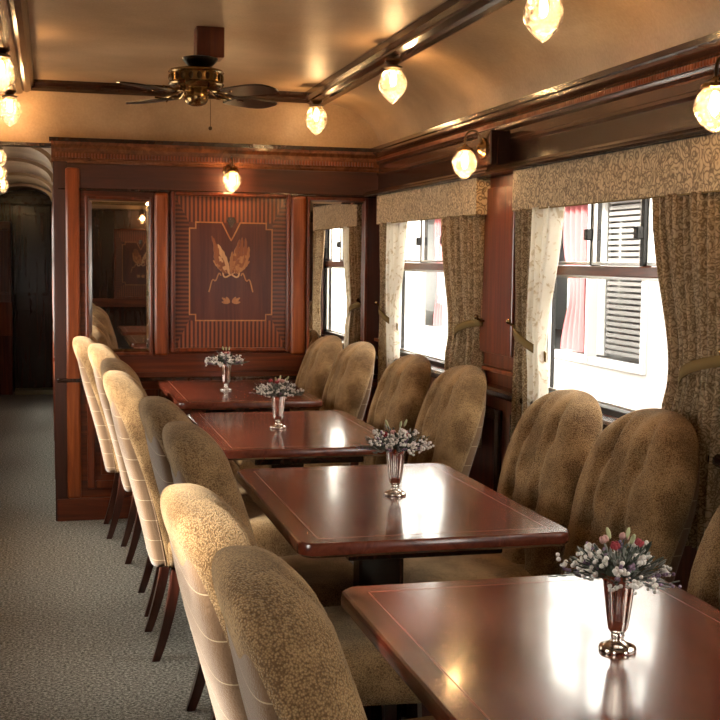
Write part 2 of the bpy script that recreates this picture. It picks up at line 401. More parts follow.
# ------------------------------------------------------------ far partition
def partition(name, yf, sgn, x0, x1, wm='wood_x'):
    """sgn -1: face looks toward -y"""
    ya, yb = (yf, yf+.06) if sgn < 0 else (yf-.06, yf)
    p = struct(name, bx(x0, x1, ya, yb, 0, 2.0), M[wm], smooth=False)
    fr = lambda q0, q1: (yf-q1, yf-q0) if sgn < 0 else (yf+q0, yf+q1)
    def part(nm, m, x0, x1, q, z0, z1, bev=.004, q0=0):
        a, b = fr(q0, q); o = obj(nm, bx(x0, x1, a, b, z0, z1, bev), m, p, smooth=False); return o
    part('frieze', M['frieze'] if wm == 'wood_x' else M[wm], x0+.01, x1-.01, .012, 1.765, 1.893)
    part('frieze_moulding', M['dark_y'], x0+.01, x1-.01, .02, 1.752, 1.766)
    part('rail', M['wood_x'], x0+.01, x1-.01, .014, .79, .895)
    part('dado_rail', M['dark_y'], x0-.0, x1, .03, .742, .765, .006)
    part('skirting', M['wood_x'], x0-.005, x1, .03, 0, .12, .006)
    return p, part
pf, part = partition('wall_far', YF, -1, XP, XW)
part('end_stile', M['dark_stile'], XP-.012, XP+.06, .02, 0, 1.90)
part('pilaster', M['pilaster'], .078, .152, .028, .12, 1.87, .012)
part('pilaster', M['pilaster'], .535, .614, .030, .88, 1.752, .016)
part('pilaster', M['pilaster'], 1.276, 1.365, .030, .88, 1.752, .016)
part('stile', M['dark_stile'], 1.715, XW, .020, .765, 1.752)
# wainscot frames below the dado
for a, b in ((.185, .60), (.62, 1.04), (1.06, 1.48), (1.50, 1.76)):
    bm = B(); ring_xz(bm, a, b, .17, .70, .04, YF-.022, YF, .005)
    fr_ = obj('wainscot_frame', bm, M['wood_z'], pf, smooth=False)
    obj('wainscot_panel', bx(a+.07, b-.07, YF-.010, YF, .24, .63, .006), M['wood_z'], fr_, smooth=False)

def mirror(x0, x1, z0, z1, label):
    t = thing('wall_mirror', label, 'mirror', ((x0+x1)/2, YF, z0)); hw = (x1-x0)/2; h = z1-z0
    bm = B(); ring_xz(bm, -hw, hw, 0, h, .016, -.030, -.002, .004); obj('frame', bm, M['wood_z'], t, smooth=False)
    # bevelled glass
    bm = B(); a = hw-.016; e = .018
    o_ = [(-a, .016), (a, .016), (a, h-.016), (-a, h-.016)]; i_ = [(-a+e, .016+e), (a-e, .016+e), (a-e, h-.016-e), (-a+e, h-.016-e)]
    vo = [bm.verts.new((x, -.012, z)) for x, z in o_]; vi = [bm.verts.new((x, -.016, z)) for x, z in i_]
    for k in range(4): bm.faces.new((vo[k], vo[(k+1) % 4], vi[(k+1) % 4], vi[k]))
    bm.faces.new(vi); vb = [bm.verts.new((x, -.006, z)) for x, z in o_]
    for k in range(4): bm.faces.new((vo[k], vo[(k+1) % 4], vb[(k+1) % 4], vb[k]))
    bm.faces.new(vb); obj('mirror_glass', bm, M['mirror'], t, smooth=False)
    return t
ml = mirror(.180, .531, .885, 1.725, 'tall dark mirror on the far partition, left of the pale plume inlay panel')
mirror(1.370, 1.714, .80, 1.748, 'tall mirror on the far partition, reflecting a bright window with its curtains')
ml.rotation_euler = (0, 0, R(-.36))
tb = obj('brass_strip', bx(-.14, .14, -.034, -.028, .797, .812, .002), M['brass'], ml, smooth=False)

def marquetry(loc, rz, label):
    t = thing('marquetry_panel', label, 'wall panel', loc, rz)
    W, H = .325, .86       # half-width, height
    bm = B(); ring_xz(bm, -W, W, 0, H, .022, -.034, -.002, .007); obj('frame', bm, M['wood_z'], t, smooth=False)
    a = W-.022; x1 = a-.075; zb, zt = .022, H-.022; z0, z1 = .17, .70
    def quad(nm, pts, m, y0=-.012):
        bm = B(); prism(bm, pts, y0, -.002); obj(nm, bm, m, t, smooth=False)
    quad('veneer_band', [(-a, zt), (-x1, z1), (x1, z1), (a, zt)], M['veneer_v'])
    quad('veneer_band', [(-a, zb), (-x1, z0), (x1, z0), (a, zb)], M['veneer_v'])
    quad('veneer_band', [(-a, zb), (-x1, z0), (-x1, z1), (-a, zt)], M['veneer_h'])
    quad('veneer_band', [(a, zb), (x1, z0), (x1, z1), (a, zt)], M['veneer_h'])
    quad('veneer_field', [(-x1, z0), (x1, z0), (x1, z1), (-x1, z1)], M['veneer_c'])
    # stringing with notched corners and a dip at the top centre
    X = x1-.003; n = .033
    path = [(-X, z0+n), (-X, z1-n), (-X+n, z1-n), (-X+n, z1), (-.05, z1), (-.012, z1-.075), (0, z1-.095), (.012, z1-.075), (.05, z1), (X-n, z1), (X-n, z1-n), (X, z1-n), (X, z0+n), (X-n, z0+n), (X-n, z0), (-X+n, z0), (-X+n, z0+n), (-X, z0+n)]
    bm = B()
    for (xa, za), (xb, zb_) in zip(path, path[1:]):
        p, q = Vector((xa, za)), Vector((xb, zb_)); tt = (q-p).normalized(); nn = Vector((-tt.y, tt.x))*.0035; p -= tt*.003; q += tt*.003
        prism(bm, [tuple(p+nn), tuple(q+nn), tuple(q-nn), tuple(p-nn)], -.0150, -.011)
    obj('inlay_border', bm, M['inlay'], t, smooth=False)
    bm = B(); prism(bm, [(-.024, z1+.01), (0, z1-.03), (.024, z1+.01), (.016, z1+.03), (-.016, z1+.03)], -.0155, -.011); obj('inlay_drop', bm, M['dark_z'], t, smooth=False)
    # plumes: curved leaf shapes fanning from the knot
    def plume(x0, z0_, ang, L, wd, curl, m):
        L_, R_ = [], []
        for i in range(11):
            s = i/10; an = ang+curl*s; px = x0+L*s*sin(ang+curl*s*.5); pz = z0_+L*s*cos(ang+curl*s*.5)
            ww = wd*sin(pi*min(1, s*.93+.04))**.8*(1+.22*sin(s*30)); nx, nz = cos(an), -sin(an)
            L_.append((px-nx*ww, pz-nz*ww)); R_.append((px+nx*ww, pz+nz*ww))
        bm = B()
        for i in range(10):
            prism(bm, [L_[i], L_[i+1], R_[i+1], R_[i]], -.0160-random.random()*.0012, -.011)
        obj('inlay_plume', bm, m, t, smooth=False)
    kz = .425
    for args in ((-.035, -.75, .15, .012, .75, 'inlay_dark'), (-.03, -.60, .20, .012, .55, 'inlay_dark'), (-.02, -.45, .22, .012, .1, 'inlay_dark'), (.035, .75, .16, .013, -.7, 'inlay'), (.03, .62, .20, .012, -.75, 'inlay_dark'),
                 (.02, .40, .20, .013, -.4, 'inlay_dark'), (.01, .10, .19, .012, .2, 'inlay_dark'), (0, .22, .14, .010, -.1, 'inlay'), (-.01, -.30, .17, .015, -.15, 'inlay_light'), (-.02, -.50, .11, .010, .1, 'inlay_light'),
                 (.0, .0, .12, .010, .1, 'inlay'), (.02, .55, .11, .011, -.2, 'inlay'), (.01, .35, .12, .009, .2, 'inlay'), (-.03, -.85, .10, .009, .2, 'inlay'), (.03, .90, .10, .009, -.2, 'inlay')):
        plume(args[0], kz, args[1], args[2], args[3], args[4], M[args[5]])
    for s in (-1, 1):
        for ang, L in ((1.25, .050), (1.75, .045), (.8, .035)): plume(s*.006, .27, s*ang, L, .008, -s*.4, M['inlay'])
    def ribbon(pts, r):
        bm = B()
        for (xa, za), (xb, zb_) in zip(pts, pts[1:]):
            p, q = Vector((xa, za)), Vector((xb, zb_)); tt = (q-p); l = max(tt.length, 1e-5); tt /= l; nn = Vector((-tt.y, tt.x))*r
            p -= tt*r*.5; q += tt*r*.5; prism(bm, [tuple(p+nn), tuple(q+nn), tuple(q-nn), tuple(p-nn)], -.0158, -.011)
        return bm
    for s in (-1, 1):
        pts = [(s*(.004+.040*sin(a)**.9), kz-.006-.020*sin(2*a)+.010*sin(a)) for a in [pi*i/14 for i in range(15)]]
        obj('inlay_ribbon', ribbon(pts, .004), M['inlay_light'], t, smooth=False)
        pts = [(s*(.055+.065*i/12), kz-.01+.014*sin(i*.9)-.075*(i/12)**2) for i in range(13)]
        obj('inlay_ribbon', ribbon(pts, .0032), M['inlay'], t, smooth=False)
    return t
mq = marquetry((.952, YF, .900), 0, 'marquetry panel on the far partition with pale plume and ribbon inlay')

# rear partition behind the camera (seen in the mirror)
pr, part = partition('wall_rear', YB, 1, XL, XW, 'dark_z')
m2 = copy_tree(mq); m2.location = (.984, YB, .895); m2.rotation_euler = (0, 0, pi)
m2['label'] = 'marquetry panel on the opposite partition, seen only faintly in the left mirror'

# ------------------------------------------------------------ passage beyond the partition
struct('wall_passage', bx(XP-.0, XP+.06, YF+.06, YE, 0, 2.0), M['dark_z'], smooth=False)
bm = B()
for y0 in (6.9, 8.4, 9.9, 11.4): ring_yz(bm, y0, y0+1.2, .85, 1.8, .05, XP-.014, XP+.01, .004); 
for y0 in (6.9, 8.4, 9.9, 11.4): ring_yz(bm, y0, y0+1.2, .15, .72, .05, XP-.014, XP+.01, .004)
struct('trim_16', bm, M['wood_z'], smooth=False)
bm = B(); xc_ = (XL+XP)/2; hw = (XP-XL)/2
vp = [(xc_+(hw+.02)*cos(pi*i/16), 1.93+.155*sin(pi*i/16)) for i in range(17)]
prism(bm, vp+[(XL-.08, 1.93), (XL-.08, 2.35), (XP+.12, 2.35), (XP+.12, 1.93)], YF+.08, YE+.1)
struct('ceiling_passage', bm, M['ceiling'], auto=40)
for k, yy in enumerate((7.25, 8.6, 10.1, 11.6)):
    bm = B(); o1 = [(xc_+(hw+.01)*cos(pi*i/16), 1.925+.150*sin(pi*i/16)) for i in range(17)]; o2 = [(xc_+(hw-.015)*cos(pi*i/16), 1.915+.137*sin(pi*i/16)) for i in range(17)]
    for i in range(16): prism(bm, [o1[i], o1[i+1], o2[i+1], o2[i]], yy, yy+.10)
    struct('trim_%d' % (17+k), bm, M['ceiling'], auto=40)
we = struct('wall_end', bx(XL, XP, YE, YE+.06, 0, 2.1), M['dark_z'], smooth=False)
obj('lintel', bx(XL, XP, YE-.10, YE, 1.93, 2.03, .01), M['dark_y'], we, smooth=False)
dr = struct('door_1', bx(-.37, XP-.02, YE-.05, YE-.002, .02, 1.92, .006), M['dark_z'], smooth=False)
bm = B(); ring_xz(bm, -.34, -.02, 1.0, 1.85, .03, YE-.062, YE-.05, .004); ring_xz(bm, -.34, -.02, .12, .85, .03, YE-.062, YE-.05, .004); obj('door_panel', bm, M['dark_z'], dr, smooth=False)
h_ = obj('door_handle', tube(B(), [(-.352, YE-.06, .84), (-.352, YE-.10, .87), (-.352, YE-.10, .98), (-.352, YE-.06, 1.01)], .011), M['brass'], dr)
cb = thing('passage_cabinet', 'red-brown wooden cabinet at the far end of the passage beside the dark door', 'cabinet', (-.455, YE-.12, 0))
obj('body', bx(-.062, .075, -.16, .115, .0, 1.75, .006), M['wood_z'], cb, smooth=False)
obj('lit_front', bx(-.062, .08, -.18, -.155, .60, .94, .006), M['pilaster'], cb, smooth=False)  # lighter wood stands in for light on the lower panel
bm = B(); ring_xz(bm, -.05, .065, 1.02, 1.68, .02, -.172, -.158, .004); obj('door_panel', bm, M['wood_z'], cb, smooth=False)
struct('trim_21', bx(-.36, XP-.01, YE-.32, YE-.06, 0, .045, .006), M['threshold'], smooth=False)

# ------------------------------------------------------------ windows
def window(i, y0, y1, side=1, full=True):
    xg = XW+.045 if side > 0 else XL-.045
    s = side
    bm = B(); ring_yz(bm, y0-.005, y1+.005, ZS-.005, ZT+.005, .028, min(xg-.03*s, xg+.02*s), max(xg-.03*s, xg+.02*s), .003)
    fr_ = struct('window_%d' % i, bm, M['black_metal'], smooth=False)
    def xs(a, b): return (min(xg+a*s, xg+b*s), max(xg+a*s, xg+b*s))
    a, b = y0+.028, y1-.028
    # inner pale metal beading around the big pane
    bm = B(); ring_yz(bm, a, b, ZS+.028, 1.362, .009, *xs(-.016, -.004)); obj('pane_bead', bm, M['steel'], fr_, smooth=False)
    obj('pane', bx(*xs(-.001, .003), a, b, ZS+.02, 1.37), M['glass'], fr_, smooth=False)
    obj('middle_rail', bx(*xs(-.034, .016), a-.004, b+.004, 1.362, 1.398, .005), M['wood_y'] if full else M['dark_y'], fr_, smooth=False)
    n = 3; wv_ = (b-a)/n
    for k in range(n):
        ya, yb = a+wv_*k+.006, a+wv_*(k+1)-.006; off = -.012 if k % 2 else .002
        bm = B(); ring_yz(bm, ya, yb, 1.400, ZT-.03, .011, *xs(off-.008, off+.006), .002); sa = obj('vent_sash', bm, M['steel'], fr_, smooth=False)
        obj('pane', bx(*xs(off-.002, off+.001), ya+.008, yb-.008, 1.408, ZT-.038), M['glass'], sa, smooth=False)
        obj('mullion', bx(*xs(-.02, .014), yb-.004, yb+.016, 1.398, ZT-.028, .002), M['black_metal'], fr_, smooth=False)
        if full: obj('catch', bx(*xs(-.042, -.016), ya-.014, ya+.012, 1.485, 1.525, .004), M['black_metal'], sa, smooth=False)
    return fr_
for i, (a, b) in enumerate(WIN): window(i+1, a, b, 1)
for i, (a, b) in enumerate(LW): window(i+5, a, b, -1, False)

# ------------------------------------------------------------ valances and curtains
def valance(y0, y1, label):
    t = thing('valance', label, 'valance', (1.745, (y0+y1)/2, 1.60), 0, 'pelmets over the right-hand windows')
    hl = (y1-y0)/2
    bm = B(); box(bm, -.038, -.030, -hl, hl, 0, .153, .003); box(bm, -.033, .042, -hl, -hl+.008, 0, .153, .003); box(bm, -.033, .042, hl-.008, hl, 0, .153, .003); box(bm, -.03, .042, -hl+.004, hl-.004, .14, .150)
    obj('cloth_face', bm, M['valance'], t, smooth=False)
    obj('piping', tube(B(), [(-.036, -hl, .001), (-.036, hl, .001)], .0028, 6), M['tieback'], t)
    return t
VAL = [(4.72, 6.29), (2.84, 4.32), (.96, 2.44)]
vl = ['patterned tan fabric pelmet over the far window next to the partition', 'patterned tan fabric pelmet over the large near window at the right', 'patterned tan fabric pelmet nearest the camera, outside the picture edge']
for (a, b), l in zip(VAL, vl): valance(a, b, l)

def curtain(yo, yi, label, tie_out, zb=.62, zt=1.605, seed=0):
    """yo: outer y at the top, yi: inner (window side) y at the top; gathers toward tie_out at tieback height"""
    rnd = random.Random(seed)
    t = thing('curtain', label, 'curtain', (1.738, tie_out, 0), 0, None)
    nu, nv = 140, 44; ph = rnd.random()*6; zt_ = 1.10; sg = 1 if yi > yo else -1
    def P(u, v):
        z = zt+(zb-zt)*v
        k = max(.82, math.exp(-((z-zt_)/.22)**2)) if z < zt_ else math.exp(-((z-zt_)/.30)**2)
        wtop = abs(yi-yo); wt = wtop*(1-.30*k)+(.03*(1-k) if z < zt_ else 0)
        yc = yo+(tie_out-yo)*k
        y = yc+sg*wt*u
        amp = .034*(1-.3*k)
        x = amp*sin(2*pi*10.5*u+ph+.5*sin(3*v+u*4))+.010*sin(2*pi*2.6*u+v*3)+.010*k
        return Vector((x, y-tie_out, z))
    def sheet(u0, u1, nm, m):
        bm = B(); n0, n1 = int(u0*nu), int(u1*nu); g = [[bm.verts.new(P(i/nu, j/nv)) for j in range(nv+1)] for i in range(n0, n1+1)]
        for i in range(len(g)-1):
            for j in range(nv): bm.faces.new((g[i][j], g[i+1][j], g[i+1][j+1], g[i][j+1]))
        o = obj(nm, bm, m, t, auto=False); md = o.modifiers.new('thick', 'SOLIDIFY'); md.thickness = .0022; return o
    sheet(0, .58, 'drape', M['curtain']); o = sheet(.58-1/nu*.0, 1, 'sunlit_edge', M['sunlit_lining'] if sg < 0 else M['curtain'])  # far-side curtains: inner part coloured as sunlit cloth
    # tieback band: from hook on the wall round the cloth
    bm = B(); wt = abs(yi-yo)*.72; n = 20; L1 = []
    for i in range(n+1):
        s = i/n; y = -sg*.03+sg*(wt+.035)*s; z = zt_+.055-.095*s+.012*sin(pi*s); x = -.045*sin(pi*min(1, s*1.15))**.6+.01
        L1.append((x, y, z))
    a_ = [bm.verts.new((x, y, z+.016)) for x, y, z in L1]; b_ = [bm.verts.new((x, y, z-.016)) for x, y, z in L1]
    for i in range(n): bm.faces.new((a_[i], a_[i+1], b_[i+1], b_[i]))
    o = obj('tieback', bm, M['tieback'], t, auto=False); md = o.modifiers.new('thick', 'SOLIDIFY'); md.thickness = .004
    bm = B(); tube(bm, [(.045, -sg*.03, zt_+.06), (-.0, -sg*.035, zt_+.06), (-.02, -sg*.035, zt_+.075)], .005); blob(bm, (-.02, -sg*.035, zt_+.078), .011)
    obj('tieback_hook', bm, M['brass'], t)
    return t
curtain(6.27, 5.90, 'narrow curtain next to the partition, at the far side of the far window', 6.27, seed=1)
curtain(4.74, 5.21, 'curtain with tieback at the near side of the far window, left of the wooden pier', 4.76, seed=2)
curtain(4.31, 3.955, 'bright backlit curtain at the far side of the large near window, right of the pier', 4.32, seed=3)
curtain(2.86, 3.215, 'wide scroll-patterned curtain at the right edge of the picture', 2.86, seed=4)
curtain(2.42, 2.08, 'curtain beside the nearest window, outside the picture edge', 2.43, seed=5)

# ------------------------------------------------------------ lamps
def globe_profile(R_, H):    # rounded top, pointed bottom, z from 0 (top) down to -H
    pr = []
    for i in range(17):
        s = i/16; r = R_*(sin(pi*min(1, (s*.93+.07)))**.62) if s < .45 else R_*(cos((s-.45)/.55*pi/2))**.80
        pr.append((max(r, .0005), -H*s))
    return pr
def lamp_parts(t, top, R_=.058, H=.145, pw=LAMP_W):
    x, y, z = top
    g = obj('glass_shade', lathe(B(), globe_profile(R_, H), (x, y, z), 28, 14, .035), M['globe'], t, auto=False)
    obj('bulb', lathe(B(), [(.0005, -.012), (.009, -.02), (.013, -.045), (.012, -.058), (.007, -.07), (.0005, -.076)], (x, y, z), 14), M['bulb'], g, auto=False)
    ld = bpy.data.lights.new('lamp_light', 'POINT'); ld.energy = pw; ld.color = (1, .62, .30); ld.shadow_soft_size = .018
    lo = bpy.data.objects.new('lamp_light', ld); C.objects.link(lo); lo.location = (x, y, z-.05); lo.parent = t
def ceiling_lamp(x, y, z, label, sc=1.0, pw=LAMP_W):
    t = thing('ceiling_lamp', label, 'ceiling lamp', (x, y, z), 0, 'glass drop lamps along the ceiling trim'); 
    obj('ceiling_cap', lathe(B(), [(.034*sc, 0), (.034*sc, -.006), (.024*sc, -.014), (.020*sc, -.022), (.040*sc, -.030), (.037*sc, -.036), (.02*sc, -.038)], (0, 0, 0), 24), M['dark_brass'], t)
    lamp_parts(t, (0, 0, -.034), .058*sc, .148*sc, pw)
    return t
for (x, y, z, l) in ((1.355, 6.22, 2.237, 'glowing glass drop lamp at the far right corner of the ceiling trim'),
                     (1.385, 4.87, 2.237, 'glowing cut-glass drop lamp on the ceiling trim, middle of the three at the right'),
                     (1.418, 3.37, 2.237, 'large cut-glass drop lamp cut by the top edge of the picture')):
    ceiling_lamp(x, y, z, l)
for (x, y, z, l) in ((-.19, 6.38, 2.237, 'glowing glass drop lamp at the left edge, lower of the two under the ceiling trim'),
                     (-.185, 5.12, 2.237, 'cut-glass drop lamp at the left edge, upper one, half outside the picture')):
    ceiling_lamp(x, y, z, l)
for (x, y, z, l) in ((-.29, 7.5, 2.07, 'small glowing lamp in the passage beyond the partition, uppermost of three'),
                     (-.335, 8.9, 2.07, 'small glowing lamp in the passage beyond the partition, middle of three'),
                     (-.37, 10.4, 2.07, 'small glowing lamp in the passage beyond the partition, lowest of three')):
    ceiling_lamp(x, y, z, l, .8, 2.0)

def sconce(loc, rz, label, box_=True, drop=0.):
    """local: wall at x=0, arm reaches toward -x"""
    t = thing('wall_sconce', label, 'wall lamp', loc, rz, 'bracket lamps on the wood panelling')
    if box_: obj('mounting_block', bx(-.085, .0, -.075, .075, -.065, .07, .006), M['dark_z'], t, smooth=False)
    x0 = -.085 if box_ else 0
    rm = Matrix.Rotation(-pi/2, 3, 'Y')
    obj('wall_plate', lathe(B(), [(.042, 0), (.042, .006), (.034, .012), (.030, .010), (.022, .020), (.012, .028), (.0005, .030)], (x0, 0, 0), 24, 12, .05, rm), M['brass'], t)
    pts = [(x0-.01, 0, .0)]+[(x0-.04+.028*cos(a), 0, .035+.045*sin(a)) for a in [pi*i/10-.15 for i in range(11)]]+[(x0-.072, 0, .02)]
    pts = [(x0-.012, 0, .0), (x0-.014, 0, .03)]+[(x0-.046+.032*cos(a), 0, .035+.035*sin(a)) for a in [pi*i/10 for i in range(11)]]+[(x0-.078, 0, .012)]
    obj('arm', tube(B(), pts, .0045, 8), M['dark_brass'], t)
    obj('shade_gallery', lathe(B(), [(.006, .016), (.012, .006), (.030, -.002), (.034, -.012), (.030, -.014)], (x0-.078, 0, 0), 20, 10, .06), M['brass'], t)
    lamp_parts(t, (x0-.078, 0, -.006), .050, .118, LAMP_W*.75)
    return t
sconce((XW-.036, 4.54, 1.853), 0, 'brass bracket lamp with glowing glass shade on the pier between the two windows')
sconce((XW-.036, 2.69, 1.853), 0, 'bracket lamp at the right edge of the picture above the wide curtain')
sconce((.946, YF-.012, 1.878), pi/2, 'glowing bracket lamp on the partition above the marquetry panel', False)
sconce((1.0, YB+.012, 1.94), -pi/2, 'bracket lamp on the opposite partition, seen only as a reflection in the left mirror', False)

# ------------------------------------------------------------ ceiling fan
def fan():
    t = thing('ceiling_fan', 'dark four-bladed ceiling fan with brass motor housing and pull chain', 'ceiling fan', (.568, 4.85, 2.300))
    obj('ceiling_block', bx(-.005, .105, -.055, .055, -.105, .02, .006), M['wood_z'], t, smooth=False)
    obj('canopy', lathe(B(), [(.05, -.098), (.072, -.104), (.070, -.112), (.052, -.130), (.032, -.142), (.03, -.16)], (.015, 0, 0), 28), M['black_metal'], t)
    mt = obj('motor_housing', lathe(B(), [(.03, -.145), (.085, -.146), (.105, -.152), (.110, -.160), (.104, -.166), (.104, -.200), (.111, -.206), (.106, -.214), (.080, -.224), (.05, -.228)], (0, 0, 0), 40), M['brass'], t)
    bm = B()
    for i in range(20):
        a = 2*pi*i/20; blob(bm, (.105*cos(a), .105*sin(a), -.183), .010, 8, (.5, 1, 1.5) if abs(cos(a)) > .7 else (1, .5, 1.5))
    obj('housing_vents', bm, M['dark_brass'], mt)
    obj('switch_cup', lathe(B(), [(.038, -.226), (.046, -.236), (.046, -.262), (.040, -.276), (.036, -.282), (.02, -.290), (.0005, -.292)], (0, 0, 0), 30, 10, .06), M['brass'], t)
    bm = B(); tube(bm, [(.052, -.02, -.262), (.054, -.02, -.285), (.054, -.02, -.372)], .0014, 6); blob(bm, (.054, -.02, -.378), .0085)
    obj('pull_chain', bm, M['dark_brass'], t)
    for k, ang in enumerate((32, 124, 222, 308)):
        a = R(ang); rm = Matrix.Rotation(a, 3, 'Z')
        bm = B(); zz = -.250
        prof = [(.17, .040), (.20, .054), (.26, .062), (.33, .066), (.37, .060), (.395, .045), (.405, .02)]
        pts = [(x, w) for x, w in prof]+[(x, -w) for x, w in prof[::-1]]
        def tw(x, y, z): 
            return rm @ Vector((x, y*cos(R(7)), zz+z-y*sin(R(7))))
        top = [bm.verts.new(tw(x, y, .003)) for x, y in pts]; bot = [bm.verts.new(tw(x, y, -.003)) for x, y in pts]
        for i in range(len(pts)): bm.faces.new((top[i], top[(i+1) % len(pts)], bot[(i+1) % len(pts)], bot[i]))
        bm.faces.new(top); bm.faces.new(bot); bl = obj('blade', bm, M['blade'], t, smooth=False)
        bm = B()
        for s in (-1, 1):
            tube(bm, [rm @ Vector(p) for p in ((.07, s*.006, -.225), (.10, s*.018, -.236), (.13, s*.030, -.246), (.16, s*.022, -.246), (.185, s*.010, -.246), (.22, s*.03, -.247+s*.006))], .0045, 6)
        obj('blade_iron', bm, M['brass'], bl)
    return t
fan()

# ------------------------------------------------------------ tables
def make_table():
    t = thing('dining_table', '', 'table', (0, 0, 0), 0, 'polished mahogany tables for four')
    hx, hy, r, zt = .345, .515, .045, .75
    def outline(k, z):
        o = []
        for cx, cy, a0 in ((hx-r, hy-r, 0), (-hx+r, hy-r, 90), (-hx+r, -hy+r, 180), (hx-r, -hy+r, 270)):
            for i in range(7):
                a = R(a0+15*i); o.append((cx+(r+k)*cos(a), cy+(r+k)*sin(a), z))
        return o
    bm = B(); rings = [[bm.verts.new(p) for p in outline(k, z)] for k, z in ((-.04, zt-.036), (-.012, zt-.036), (-.001, zt-.028), (.0, zt-.012), (-.003, zt-.003), (-.008, zt))]
    for a, b in zip(rings, rings[1:]):
        for i in range(28): bm.faces.new((a[i], a[(i+1) % 28], b[(i+1) % 28], b[i]))
    bm.faces.new(rings[0]); bm.faces.new(rings[-1])
    top = obj('table_top', bm, M['table'], t, auto=30)
    # crossbanding veneer flush on top
    bm = B(); i_, w_ = .055, .0022
    for (xa, xb, ya, yb) in ((-hx+i_, hx-i_, hy-i_, hy-i_+w_), (-hx+i_, hx-i_, -hy+i_-w_, -hy+i_), (-hx+i_-w_, -hx+i_, -hy+i_, hy-i_), (hx-i_, hx-i_+w_, -hy+i_, hy-i_)):
        box(bm, xa, xb, ya, yb, zt-.001, zt+.0003)
    obj('inlay_line', bm, M['inlay_dark'], top, smooth=False)
    obj('apron', bx(-.20, .20, -.40, .40, .675, .716, .004), M['dark_y'], t, smooth=False)
    obj('pedestal', bx(-.065, .065, .01, .09, .05, .68, .008), M['dark_z'], t, smooth=False)
    bm = B(); box(bm, -.22, .22, -.36, -.26, .0, .07, .012); box(bm, -.22, .22, .26, .36, .0, .07, .012); box(bm, -.05, .05, -.28, .28, .015, .065, .008)
    obj('foot', bm, M['dark_z'], t, smooth=False)
    return t
TY = [1.796, 3.185, 4.574, 5.963]; TX = .898
tl = ['nearest mahogany table, cut by the bottom edge of the picture, mostly bare and shiny', 'second mahogany table from the camera, in the middle of the picture with bright window reflections',
      'third mahogany table from the camera, behind the central one', 'farthest mahogany table, against the panelled partition']
t0 = make_table(); t0.location = (TX, TY[0], 0); t0['label'] = tl[0]
for y, l in zip(TY[1:], tl[1:]):
    c = copy_tree(t0); c.location = (TX, y, 0); c['label'] = l

